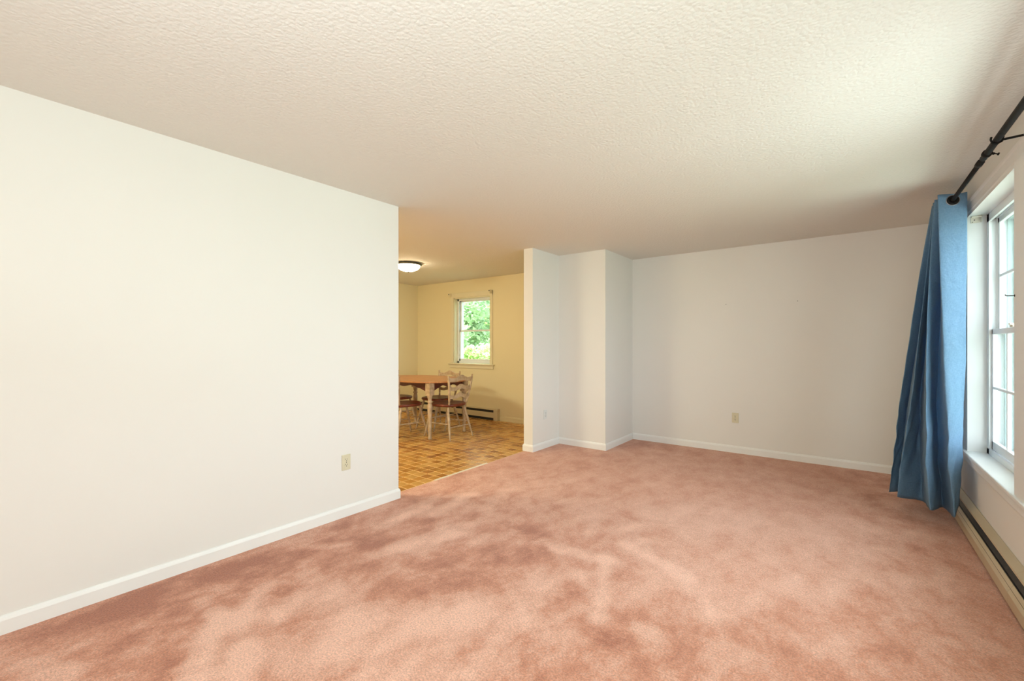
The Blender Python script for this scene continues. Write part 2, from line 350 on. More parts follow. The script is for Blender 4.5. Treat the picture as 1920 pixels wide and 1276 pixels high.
# baseboards
BP = [(0, 0), (.012, 0), (.012, .062), (.009, .072), (.006, .080), (0, .083)]
def bbx(name, path, m='trim'):
    """mitred run along a floor path, room on the right-hand side"""
    pts = [Vector((x, y)) for x, y in path]; n = len(BP); vs = []; L = len(pts)
    for i, p in enumerate(pts):
        d0 = (p-pts[i-1]).normalized() if i else (pts[1]-p).normalized()
        d1 = (pts[i+1]-p).normalized() if i < L-1 else d0
        n0 = Vector((d0.y, -d0.x)); n1 = Vector((d1.y, -d1.x)); q = (n0+n1); q = q/ q.dot(n0)
        for a, z in BP: vs.append((p.x+q.x*a, p.y+q.y*a, z))
    fs = [(k*n+i, k*n+(i+1) % n, (k+1)*n+(i+1) % n, (k+1)*n+i) for k in range(L-1) for i in range(n)]
    fs += [tuple(range(n))[::-1], tuple(range((L-1)*n, L*n))]
    MB().add(vs, fs).build(name, M[m], **S)
bbx('baseboard_left', [(XL, Y_FR), (XL, Y_L0), (XL-T, Y_L0)][::1])
bbx('baseboard_partition', [(XL-T, YB), (XL-T, Y_S0), (XL, Y_S0), (XL, Y_BUMP), (X_BUMP, Y_BUMP), (X_BUMP, YB), (XW, YB)])
bbx('baseboard_dining_back', [(-4.655, YB), (XL-T, YB)], 'wall_dining')

# vinyl tiles: those nearest the living room are single tiles, the rest one joined part
P = .105; tiles = []
s_, c_ = math.sin(YAW), math.cos(YAW)
nx = int((XL-T+.015 - XD)/P); x_edge = XL-T+.004
for i in range(nx+1):
    for j in range(int(YB/P)):
        x1 = x_edge - i*P; y0 = .02 + j*P
        cx, cy = x1-P/2, y0+P/2
        if cx-P/2 < XD: continue
        d = -s_*cx+c_*cy; l = c_*cx+s_*cy
        px = 960+FPX*l/max(d, .1)
        vis = 744 < px < 985 and d > 1
        tiles.append((0 if vis else 1, d, cx, cy))
tiles.sort()
rng = random.Random(3)
gsz = P/2-.0070
def tile_mesh(k):
    mb = MB(); a = gsz; b_ = gsz-.004
    v = [(-a,-a,-.0035),(a,-a,-.0035),(a,a,-.0035),(-a,a,-.0035),(-a,-a,-.0015),(a,-a,-.0015),(a,a,-.0015),(-a,a,-.0015),(-b_,-b_,-.0006),(b_,-b_,-.0006),(b_,b_,-.0006),(-b_,b_,-.0006)]
    mb.add(v, [(0,1,5,4),(1,2,6,5),(2,3,7,6),(3,0,4,7),(4,5,9,8),(5,6,10,9),(6,7,11,10),(7,4,8,11),(8,9,10,11)])
    me = bpy.data.meshes.new('tile'); me.from_pydata(mb.v, [], mb.f); me.materials.append(M['tiles'][k]); return me, mb
tm = [tile_mesh(k) for k in range(5)]
def pick(cx, cy):
    n_ = noise.noise(Vector((cx*2.1, cy*2.1, 0)))
    return [0,1,2,3,4,2][min(5, int(rng.random()*6))] if n_ < .25 else rng.choice([2, 4, 0])
rest = MB()
for q, (vis, d, cx, cy) in enumerate(tiles):
    k = pick(cx, cy)
    if q < 295 and not vis:
        o = bpy.data.objects.new('tile', tm[k][0]); COL.objects.link(o); o.parent = fd; o.location = (cx, cy, 0)
    else:
        v = [(a+cx, b_+cy, c) for a, b_, c in tm[k][1].v]; rest.add(v, tm[k][1].f, k)
rest.build('distant_tiles', M['tiles'], fd, kind='stuff')

# ------------------------------------------------------------ living room windows (double hung, wood jamb, vinyl sashes)
def dh_window(name, y0, y1, casing_lo=True, casing_hi=True):
    z0, z1 = WZ; root = empty(name, (XW, (y0+y1)/2, z0), kind='structure')
    ox, oy, oz = root.location
    def part(n_, mt, mb, bev=0, **kw):
        mb.v = [(x-ox, y-oy, z-oz) for x, y, z in mb.v]; return mb.build(n_, M[mt], root, bev, **kw)
    t = .018
    # wooden jamb lining
    j = MB().box(XW-.012, .775, y1-t, y1, z0, z1).box(XW-.012, .775, y0, y0+t, z0, z1).box(XW-.012, .775, y0, y1, z1-t, z1)
    part('jamb', 'trim', j)
    # vinyl frame with stepped tracks out to the exterior
    f = MB()
    a0, a1, zb, zt = y0+t, y1-t, z0, z1-t
    for (xa, xb, wd) in ((.775, .789, .052), (.789, .812, .030), (.812, .820, .040), (.820, .843, .030), (.843, .862, .046)):
        f.box(xa, xb, a1-wd, a1, zb, zt).box(xa, xb, a0, a0+wd, zb, zt).box(xa, xb, a0, a1, zt-wd, zt).box(xa, xb, a0, a1, zb, zb+wd*.8)
    part('frame', 'vinyl', f)
    f = MB()
    for (xa, xb, wd) in ((.862, .888, .060), (.888, .925, .075)):
        f.box(xa, xb, a1-wd, a1, zb, zt).box(xa, xb, a0, a0+wd, zb, zt).box(xa, xb, a0, a1, zt-wd, zt).box(xa, xb, a0, a1, zb, zb+wd*.8)
    part('outer_frame', 'outer_vinyl', f)
    c0, c1 = a0+.047, a1-.047
    part('screen_frame', 'screen', MB().box(.848, .858, c0, c0+.022, zb+.04, 1.39).box(.848, .858, c1-.022, c1, zb+.04, 1.39).box(.848, .858, c0, c1, zb+.04, zb+.06).box(.848, .858, c0, c1, 1.37, 1.39))
    zm = 1.375
    def sash(nm, xa, xb, za, zb_, bot, top):
        b0, b1 = a0+.032, a1-.032; w_ = .042
        sb = MB().box(xa, xb, b1-w_, b1, za, zb_).box(xa, xb, b0, b0+w_, za, zb_).box(xa, xb, b0, b1, za, za+bot).box(xa, xb, b0, b1, zb_-top, zb_)
        so = part(nm, 'vinyl', sb, .003)
        def sub(n_, mt, mb, bev=0): 
            mb.v = [(x-ox, y-oy, z-oz) for x, y, z in mb.v]; return mb.build(n_, M[mt], so, bev)
        xm = (xa+xb)/2
        sub('glass_pane', 'glass', MB().box(xm-.002, xm+.002, b0+w_-.004, b1-w_+.004, za+bot-.004, zb_-top+.004))
        zq = (za+bot+zb_-top)/2
        sub('muntin', 'vinyl', MB().box(xm-.010, xm+.010, b0+w_, b1-w_, zq-.009, zq+.009), .003)
        for k in (1, 2):
            yy = b0+w_+(b1-b0-2*w_)*k/3
            sub('muntin', 'vinyl', MB().box(xm-.0095, xm+.0095, yy-.009, yy+.009, za+bot, zb_-top), .003)
        return so
    sash('lower_sash', .789, .812, zb+.045, zm+.018, .055, .036)
    sash('upper_sash', .820, .843, zm-.018, zt-.028, .036, .045)
    lk = MB().box(.776, .79, (a0+a1)/2-.03, (a0+a1)/2+.03, zm+.018, zm+.030).box(.768, .79, (a0+a1)/2-.008, (a0+a1)/2+.008, zm+.03, zm+.042)
    part('sash_lock', 'bracket', lk, .002)
    return root
dh_window('window_1', *W1)
dh_window('window_2', *W2)
dh_window('window_added', *W3)  # made-up window out of view, opened for the near fill lamp

# casing with a moulded profile, round each window group
def casing(name, y0, y1, muls=()):
    mb = MB(); z0, z1 = WZ
    prof = [(0, 0), (.085, 0), (.085, .020), (.078, .024), (.068, .021), (.060, .015), (.030, .013), (.012, .014), (.005, .010), (0, .008)]  # (outwards from the opening, proud of the wall)
    def run(p0, p1, out):   # profile in plane: out = direction away from opening
        p0, p1, out = Vector(p0), Vector(p1), Vector(out); n = len(prof)
        nrm = Vector((-1, 0, 0)); vs = []
        for k, p in enumerate((p0, p1)):
            d = (p1-p0).normalized()*(1 if k else -1)
            for a, b_ in prof: vs.append(p + out*a + nrm*b_ + d*a*mit[k])
        mb.add(vs, [(i, (i+1) % n, n+(i+1) % n, n+i) for i in range(n)] + [tuple(range(n))[::-1], tuple(range(n, 2*n))])
    mit = (0, 1); run((XW, y1, z0), (XW, y1, z1), (0, 1, 0)); run((XW, y0, z0), (XW, y0, z1), (0, -1, 0))
    mit = (1, 1); run((XW, y0, z1), (XW, y1, z1), (0, 0, 1))
    for a, b_ in muls:
        mb.box(XW-.014, XW, a+.0, b_-.0, z0, z1).box(XW-.020, XW-.014, a+.018, b_-.018, z0, z1)
    mb.build(name, M['trim'], **S)
casing('trim_2', W2[0], W1[1], [(W2[1]-.01, W1[0]+.01)])
casing('trim_3', *W3)
def stool(name, y0, y1):
    z = WZ[0]
    pl = [(XW-.034, y0-.10), (XW-.034, y1+.10), (XW, y1+.10), (XW, y1), (.790, y1), (.790, y0), (XW, y0), (XW, y0-.10)]
    mb = MB().add([(x, y, z-.020) for x, y in pl]+[(x, y, z+.004) for x, y in pl], [tuple(range(8)), tuple(range(8, 16))[::-1]]+[(k, (k+1) % 8, 8+(k+1) % 8, 8+k) for k in range(8)])
    o = mb.build(name, M['trim'], bevel=.006, **S)
    MB().prism([(0, 0), (0, -.062), (-.012, -.062), (-.016, -.050), (-.014, -.012), (-.020, -.004), (-.020, 0)], (XW, y0-.085, z-.021), (XW, y1+.085, z-.021)).build('trim_'+{'trim_4': '6', 'trim_5': '7'}[name], M['trim'], **S)
stool('trim_4', W2[0], W1[1]); stool('trim_5', *W3)

# ------------------------------------------------------------ dining window
def dining_window():
    x0, x1 = DW; z0, z1 = DZ
    root = empty('window_4', ((x0+x1)/2, YB, z0), kind='structure'); ox, oy, oz = root.location
    def sub(n_, mt, mb, par=root, bev=0):
        mb.v = [(x-ox, y-oy, z-oz) for x, y, z in mb.v]; return mb.build(n_, M[mt], par, bev)
    sub('casing', 'wall_dining_trim', MB().box(x0-.075, x0, YB-.018, YB, z0, z1+.085).box(x1, x1+.055, YB-.018, YB, z0, z1+.085).box(x0-.075, x1+.055, YB-.019, YB, z1, z1+.086), bev=.004)
    sub('sill', 'wall_dining_trim', MB().box(x0-.12, x1+.10, YB-.045, YB+.05, z0-.022, z0), bev=.006)
    sub('apron', 'wall_dining_trim', MB().box(x0-.09, x1+.07, YB-.016, YB, z0-.085, z0-.022), bev=.004)
    sub('jamb', 'wall_dining_trim', MB().box(x0, x0+.015, YB, YB+.08, z0, z1).box(x1-.015, x1, YB, YB+.08, z0, z1).box(x0, x1, YB, YB+.08, z1-.015, z1))
    a0, a1, b0, b1 = x0+.015, x1-.015, z0, z1-.015
    f = MB()
    for ya, yb, wd in ((.08, .095, .035), (.095, .15, .020), (.15, .21, .035)):
        f.box(a0, a0+wd, YB+ya, YB+yb, b0, b1).box(a1-wd, a1, YB+ya, YB+yb, b0, b1).box(a0, a1, YB+ya, YB+yb, b1-wd, b1).box(a0, a1, YB+ya, YB+yb, b0, b0+wd)
    sub('frame', 'vinyl', f)
    zm = 1.533
    for nm, ya, za, zb_, bt, tp in (('lower_sash', .096, b0+.03, zm+.014, .05, .03), ('upper_sash', .122, zm-.014, b1-.02, .03, .035)):
        c0, c1 = a0+.022, a1-.022; w_ = .038
        so = sub(nm, 'vinyl', MB().box(c0, c0+w_, YB+ya, YB+ya+.024, za, zb_).box(c1-w_, c1, YB+ya, YB+ya+.024, za, zb_).box(c0, c1, YB+ya, YB+ya+.024, za, za+bt).box(c0, c1, YB+ya, YB+ya+.024, zb_-tp, zb_), bev=.003)
        sub('glass_pane', 'glass', MB().box(c0+w_-.003, c1-w_+.003, YB+ya+.010, YB+ya+.014, za+bt-.003, zb_-tp+.003), so)
M['wall_dining_trim'] = mat('cream_trim_paint', (.82, .74, .52), .4, var=(.80, .72, .50), scale=6)
dining_window()
for k, (x, lab) in enumerate(((DW[0]-.055, 'cream curtain bracket with dark hole, left end of dining window head'), (DW[1]+.035, 'cream curtain bracket with dark hole, right end of dining window head'))):
    mb = MB().box(-.014, .014, -.05, 0, -.03, .03).lathe([(.001, 0), (.012, 0), (.012, .006), (.009, .008), (.001, .008)], 16, ((0, -.05, .005), (0, -1, 0)))
    r = empty('curtain_bracket', (x, YB-.0195, DZ[1]+.055), label=lab, cat='curtain bracket', group='curtain brackets on the dining window')
    mb.build('mounting_plate', M['wall_dining_trim'], r, .003)
    MB().lathe([(.0005, 0), (.009, 0), (.009, .003), (.0005, .003)], 14, ((0, -.0582, .012), (0, -1, 0))).build('screw_hole', M['dark'], r)

# ------------------------------------------------------------ blue curtain
def smoothpoly(P_, n):
    P_ = [Vector(p) for p in P_]; out = []
    L = len(P_)-1
    for i in range(n):
        u = i/(n-1)*L; k = min(int(u), L-1); f = u-k
        p0, p1, p2, p3 = P_[max(k-1, 0)], P_[k], P_[k+1], P_[min(k+2, L)]
        a = .5*((2*p1)+(-p0+p2)*f+(2*p0-5*p1+4*p2-p3)*f*f+(-p0+3*p1-3*p2+p3)*f**3)
        lin = p1.lerp(p2, f)
        out.append(a*.6+lin*.4)
    return out
def curtain():
    top = [(.652, 4.290), (.503, 4.270), (.630, 4.36), (.500, 4.38), (.630, 4.46), (.503, 4.48), (.630, 4.55), (.508, 4.57), (.63, 4.65)]
    mid = [(.648, 4.320), (.528, 4.230), (.526, 4.44), (.446, 4.27), (.462, 4.53), (.405, 4.36), (.420, 4.62), (.362, 4.53), (.50, 4.70)]
    bot = [(.620, 4.300), (.570, 4.190), (.556, 4.45), (.455, 4.20), (.450, 4.53), (.298, 4.42), (.345, 4.70), (.266, 4.66), (.36, 4.86)]
    zbs = [.19, .115, .10, .135, .10, .133, .11, .096, .12]
    n, m = 161, 90
    A, B, Cc = smoothpoly(top, n), smoothpoly(mid, n), smoothpoly(bot, n)
    vs = []
    for j in range(m):
        t = j/(m-1)
        for i in range(n):
            s = i/(n-1)
            p = A[i]*(2*(t-.5)*(t-1)) + B[i]*(4*t*(1-t)) + Cc[i]*(2*t*(t-.5))
            zt = 2.335 - .004*math.sin(s*40)
            u_ = s*8; k_ = min(int(u_), 7); zb = zbs[k_]+(zbs[k_+1]-zbs[k_])*(u_-k_)
            z = zt+(zb-zt)*t
            a = .007*t*(noise.noise(Vector((s*9, z*3.2, 1.7))) + .7*noise.noise(Vector((s*26, z*7, 4.2)))) + .010*math.exp(-((z-.5)/.35)**2)*noise.noise(Vector((s*14, z*9+s*20, 9)))
            vs.append((p.x+a, p.y-a*.8, z))
    fs = [(j*n+i, j*n+i+1, (j+1)*n+i+1, (j+1)*n+i) for j in range(m-1) for i in range(n-1)]
    ox, oy = .58, 4.45
    root = empty('curtain', (ox, oy, .1), label='blue grommet-top curtain gathered beside the window, hem near the carpet', cat='curtain')
    mb = MB(); mb.add([(x-ox, y-oy, z-.1) for x, y, z in vs], fs, 0, True)
    o = mb.build('fabric_panel', M['curtain'], root)
    sd = o.modifiers.new('thickness', 'SOLIDIFY'); sd.thickness = .0022; sd.offset = 0
    # hem stitch seams: narrow raised folds
    for tt, nm in ((.955, 'hem_seam'), (.045, 'header_seam')):
        j = int(tt*(m-1)); pts = []
        for i in range(0, n, 2):
            a = Vector(vs[j*n+max(i-1, 0)]); b_ = Vector(vs[j*n+min(i+1, n-1)]); d = (b_-a); nr = Vector((-d.y, d.x, 0)).normalized()
            p = Vector(vs[j*n+i]); pts.append(p-Vector((ox, oy, .1)))
        h = MB().tube(pts, .0022, 6); h.build(nm, M['curtain'], root)
    # grommets where the rod pierces each fold
    zr = 2.288
    j = int(round((2.335-zr)/(2.335-.105)*(m-1)))
    for seg in range(8):
        i0, i1 = int(seg*(n-1)/8), int((seg+1)*(n-1)/8)
        k = min(range(i0+2, i1-1), key=lambda i: abs(vs[j*n+i][0]-.580))
        a = Vector(vs[j*n+k-2]); b_ = Vector(vs[j*n+k+2]); d = (b_-a).normalized(); nr = Vector((d.y, -d.x, 0))
        if nr.y > 0: nr = -nr
        c = Vector((.580, vs[j*n+k][1], zr))-Vector((ox, oy, .1))
        MB().lathe([(.012, -.004), (.034, -.005), (.034, .005), (.012, .004), (.012, -.004)], 28, (c, nr)).build('grommet', M['black_metal'], root)  # black ring stands for the darkness seen inside the grommet hole
        MB().lathe([(.033, -.0055), (.037, -.004), (.038, 0), (.037, .004), (.033, .0055), (.033, -.0055)], 28, (c, nr)).build('grommet_rim', M['chrome'], root)
curtain()

# curtain rod: two telescoping tubes, coupling collar, wall brackets
r = empty('curtain_rod', (.58, 3.0, 2.288), label='black metal telescoping curtain rod along the top of the window', cat='curtain rod')
MB().tube([(0, 1.78, 0), (0, .38, 0)], .0125, 16).build('inner_tube', M['black_metal'], r)
MB().tube([(0, .42, 0), (0, -2.6, 0)], .0150, 16).build('outer_tube', M['black_metal'], r)
MB().lathe([(.0125, -.03), (.0165, -.028), (.0165, .028), (.0125, .03)], 16, ((0, .50, 0), (0, 1, 0))).build('collar', M['black_metal'], r)
MB().lathe([(.001, 0), (.012, .004), (.020, .018), (.022, .03), (.016, .045), (.001, .05)], 18, ((0, 1.775, 0), (0, 1, 0))).build('finial', M['black_metal'], r)
for y, nm in ((1.60, 'a'), (.145, 'b'), (-2.3, 'c')):
    b_ = MB().tube([(.110, y, 0), (.0, y, -.004)], .0055, 10).box(.104, .110, y-.012, y+.012, -.035, .035)
    b_.tube([(0, y, -.019), (-.017, y, -.010), (-.021, y, .006), (-.019, y, .018)], .0045, 8).tube([(0, y, -.019), (.017, y, -.010), (.021, y, .008), (.0195, y, .018)], .0045, 8)
    b_.build('wall_bracket', M['black_metal'], r)
MB().lathe([(.001, 0), (.006, 0), (.006, .012), (.003, .014), (.003, .022), (.007, .024), (.007, .03), (.001, .031)], 12, ((.014, .33, -.006), (.8, 0, -.3))).build('thumb_screw', M['black_metal'], r)
MB().lathe([(.0145, -.012), (.0205, -.010), (.0205, .010), (.0145, .012)], 16, ((0, .34, 0), (0, 1, 0))).build('collar', M['black_metal'], r)

# blind brackets at the window head
def blind_bracket(loc, lab, flip=1):
    r = empty('blind_bracket', loc, label=lab, cat='blind bracket', group='cream blind brackets at the window head')
    mb = MB().box(0, .052, -.004, 0, -.045, 0).box(0, .052, -.034, 0, -.004, 0).box(.048, .052, -.034, 0, -.045, 0).box(0, .052, -.034, -.030, -.012, 0)
    mb.build('clip', M['bracket'], r, .0015)
    MB().lathe([(.0005, 0), (.0035, 0), (.0035, .0015), (.0005, .0015)], 12, ((.018, -.0041, -.024), (0, -1, 0))).build('screw', M['slot'], r)
    MB().lathe([(.0005, 0), (.0025, 0), (.0025, .0015), (.0005, .0015)], 12, ((.008, -.0041, -.038), (0, -1, 0))).build('screw', M['slot'], r)
    return r
blind_bracket((.695, 4.4615, 2.1915), 'small cream blind bracket in top corner of window beside the curtain')
blind_bracket((.695, 3.405, 2.1915), 'cream blind bracket at window head near the centre post')
# small dark tieback hook on the centre post
hook = MB().tube([(0, 0, 0), (-.026, 0, 0), (-.032, 0, .002), (-.034, 0, .008)], .0026, 8).lathe([(.0005, 0), (.006, 0), (.006, .003), (.0005, .003)], 12, ((0, 0, 0), (-1, 0, 0))).build('tieback_hook', M['slot'], None)
hook.location = (XW-.0195, 3.300, 1.535)
tag(hook, 'tiny dark hook projecting from the white post between the windows', 'hook')

# ------------------------------------------------------------ baseboard heaters
def heater(name, x, y0, y1, seams, label, rot=None):
    """runs along y with its back on plane x (room towards -x)"""
    root = empty(name, (x, (y0+y1)/2, 0), label=label, cat='baseboard heater'); ox, oy = x, (y0+y1)/2
    def sub(n_, mt, mb, bev=0, **kw):
        mb.v = [(a-ox, b-oy, c) for a, b, c in mb.v]; return mb.build(n_, M[mt], root, bev, **kw)
    cuts = [y1]+seams+[y0]
    for a, b_ in zip(cuts[:-1], cuts[1:]):
        b2 = b_+.0015
        # front panel: vertical face then leaning back
        p = [(.064, .012), (.066, .070), (.062, .078), (.046, .106), (.043, .108), (.041, .104), (.058, .076), (.061, .070), (.060, .012)]
        sub('front_panel', 'heater', MB().prism([(-q[0], q[1]) for q in p], (x, b2, 0), (x, a, 0)))
        p = [(0, .008), (0, .192), (.004, .194), (.034, .168), (.036, .158), (.032, .156), (.030, .166), (.004, .188), (.004, .008)]
        sub('back_cover', 'heater', MB().prism([(-q[0], q[1]) for q in p], (x, b2, 0), (x, a, 0)))
    sub('damper', 'fin', MB().prism([(-.040, .118), (-.016, .150), (-.014, .149), (-.038, .116)], (x, y0, 0), (x, y1-.02, 0)))
    sub('inner_shadow_box', 'dark', MB().box(x-.056, x-.005, y0, y1-.01, .012, .09))
    sub('pipe', 'fin', MB().tube([(x-.032, y0, .095), (x-.032, y1-.02, .095)], .011, 10))
    endp = [(0, .008), (0, .194), (.034, .168), (.046, .110), (.066, .072), (.066, .008)]
    sub('end_cap', 'heater', MB().prism([(-q[0]*1.02, q[1]+.001) for q in endp], (x, y1-.012, 0), (x, y1, 0)))
    return root
heater('baseboard_heater', XW, -2.0, 5.60, [3.2, 1.6, .2], 'tan baseboard heater under the living room window')

def heater_dining():
    x0, x1 = -6.70, -4.66; root = empty('baseboard_heater', ((x0+x1)/2, YB, 0), label='cream baseboard heater along the dining room back wall behind table', cat='baseboard heater')
    ox, oy = (x0+x1)/2, YB
    def sub(n_, mt, mb, bev=0):
        mb.v = [(a-ox, b-oy, c) for a, b, c in mb.v]; return mb.build(n_, M[mt], root, bev)
    # direction +x -> side = -y (room)
    sub('front_panel', 'heater_dining', MB().prism([(.064, .045), (.064, .128), (.058, .134), (.055, .128), (.058, .120), (.058, .045)], (x0, YB, 0), (x1-.08, YB, 0)))
    sub('back_cover', 'heater_dining', MB().prism([(0, .008), (0, .190), (.052, .190), (.062, .182), (.062, .174), (.050, .180), (.004, .180), (.004, .008)], (x0, YB, 0), (x1-.08, YB, 0)))
    sub('inner_shadow_box', 'dark', MB().box(x0, x1-.08, YB-.05, YB-.004, .004, .175))
    sub('end_cap', 'heater_dining', MB().prism([(0, .0), (.070, .0), (.070, .172), (.058, .196), (0, .196)], (x1-.085, YB, 0), (x1, YB, 0)), .004)
heater_dining()

# ------------------------------------------------------------ outlets and wall hardware
def outlet(loc, rz, m, lab):
    """built facing -y in local space"""
    r = empty('wall_outlet', loc, rz, label=lab, cat='outlet')
    MB().box(-.036, .036, -.006, 0, -.0585, .0585).build('cover_plate', M[m], r, .003)
    for z in (.0195, -.0195):
        rc = MB()
        n_ = 20; pr = [(.017*math.cos(2*math.pi*k/n_), max(-.0125, min(.0125, .0165*math.sin(2*math.pi*k/n_)))) for k in range(n_)]
        rc.add([(a, -.0078, b_+z) for a, b_ in pr]+[(a, -.005, b_+z) for a, b_ in pr], [tuple(range(n_))]+[(k, (k+1) % n_, n_+(k+1) % n_, n_+k) for k in range(n_)])
        rc.build('receptacle', M[m], r)
        sl = MB().box(-.0075, -.0048, -.0084, -.007, z-.001, z+.0085).box(.0048, .0075, -.0084, -.007, z-.0, z+.0075)
        sl.lathe([(.0003, 0), (.0030, 0), (.0030, .0014), (.0003, .0014)], 10, ((0, -.007, z-.0075), (0, -1, 0)))
        sl.build('slots', M['slot'], r)
    MB().lathe([(.0003, 0), (.0028, 0), (.0028, .0012), (.0003, .0012)], 10, ((0, -.006, 0), (0, -1, 0))).build('screw', M['slot'], r)
outlet((XL, 1.858, .405), R(90), 'outlet', 'ivory duplex outlet on the long left wall near the opening')
outlet((XL, 4.59, .416), R(90), 'outlet_white', 'white duplex outlet on the narrow stub wall past the opening')
outlet((-1.060, YB, .415), 0, 'outlet', 'ivory duplex outlet low on the far back wall')
for x, z, lab in ((-1.160, 1.767, 'small nail in the far back wall, left of the two'), (-.438, 1.765, 'small nail in the far back wall, right of the two')):
    n_ = MB().lathe([(.0004, 0), (.0038, 0), (.0042, .002), (.0030, .004), (.0004, .0045)], 10, ((0, -.010, 0), (0, -1, .1))).tube([(0, -.011, 0), (0, .004, 0)], .0016, 8).build('nail', M['slot'])
    n_.location = (x, YB, z); tag(n_, lab, 'nail', 'nails in the back wall')

# ------------------------------------------------------------ flush dome ceiling light
r = empty('ceiling_light', (-4.96, 4.06, ZC), label='lit white glass dome ceiling light with bronze rim above dining table', cat='ceiling light')
MB().lathe([(.0, -.001), (.15, -.001), (.165, -.008), (.186, -.012), (.190, -.020), (.186, -.028), (.170, -.036), (.160, -.034), (.0, -.034)], 48).build('rim', M['bronze'], r)
MB().lathe([(.164, -.030)]+[(.164*math.cos(a), -.034-.085*math.sin(a)) for a in [k*math.pi/2/12 for k in range(1, 12)]]+[(.002, -.119)], 48).build('dome', M['dome'], r)
MB().lathe([(.001, -.116), (.010, -.118), (.012, -.122), (.006, -.127), (.008, -.133), (.001, -.138)], 14).build('finial', M['bronze'], r)

# ------------------------------------------------------------ dining table
TX, TY, TA, TB = -5.035, 4.375, .765, .53
def table():
    r = empty('dining_table', (TX, TY, 0), label='oval dining table with honey wood top and turned cream legs', cat='table')
    n_ = 96; ex = 2.25
    def se(a, b_, t):
        c, s = math.cos(t), math.sin(t)
        return (a*abs(c)**(2/ex)*(1 if c >= 0 else -1), b_*abs(s)**(2/ex)*(1 if s >= 0 else -1))
    rings = [(-.030, .765), (-.006, .765), (0, .771), (.0, .779), (-.008, .786), (-.020, .787)]
    vs = []; fs = []
    for dr, z in rings:
        for k in range(n_):
            x, y = se(TA+dr, TB+dr, 2*math.pi*k/n_); vs.append((x, y, z))
    for i in range(len(rings)-1):
        for k in range(n_): fs.append((i*n_+k, i*n_+(k+1) % n_, (i+1)*n_+(k+1) % n_, (i+1)*n_+k))
    fs += [tuple(range(n_))[::-1], tuple(range(5*n_, 6*n_))]
    MB().add(vs, fs).build('tabletop', M['table_wood'], r)
    lx, ly = .545, .335
    prof = [(.0, 0), (.020, 0), (.026, .008), (.027, .022), (.021, .030), (.026, .037), (.021, .046), (.0225, .06), (.023, .14), (.028, .155), (.023, .168), (.026, .25), (.031, .36), (.035, .44), (.030, .475), (.024, .49), (.036, .503), (.036, .517), (.024, .53), (.030, .56), (.040, .60)]
    for sx in (1, -1):
        for sy in (1, -1):
            lg = MB().lathe(prof, 24); lg.box(-.043, .043, -.043, .043, .60, .765)
            o = lg.build('leg', M['chair_paint'], r); o.location = (sx*lx, sy*ly, 0)
    def apron(a, b_, fixed, axis):
        mb = MB(); N_ = 40; top = .765; vs = []
        for i in range(N_+1):
            u = i/N_; t = a+(b_-a)*u
            e = abs(u-.5)*2
            low = .705 - .075*max(0, (e-.55)/.45)**1.3 - .012*math.cos(e*math.pi*3)*(1 if e < .7 else .3)
            for w_ in (-.010, .010):
                for z in (low, top):
                    vs.append((t, fixed+w_, z) if axis == 'x' else (fixed+w_, t, z))
        fs = []
        for i in range(N_):
            q = i*4; s = q+4
            fs += [(q, q+1, s+1, s), (q+2, s+2, s+3, q+3), (q, s, s+2, q+2), (q+1, q+3, s+3, s+1)]
        fs += [(0, 2, 3, 1), (N_*4, N_*4+1, N_*4+3, N_*4+2)]
        mb.add(vs, fs).build('apron', M['apron_wood'], r)
    apron(-lx+.042, lx-.042, -ly, 'x'); apron(-lx+.042, lx-.042, ly, 'x'); apron(-ly+.042, ly-.042, -lx, 'y'); apron(-ly+.042, ly-.042, lx, 'y')
table()

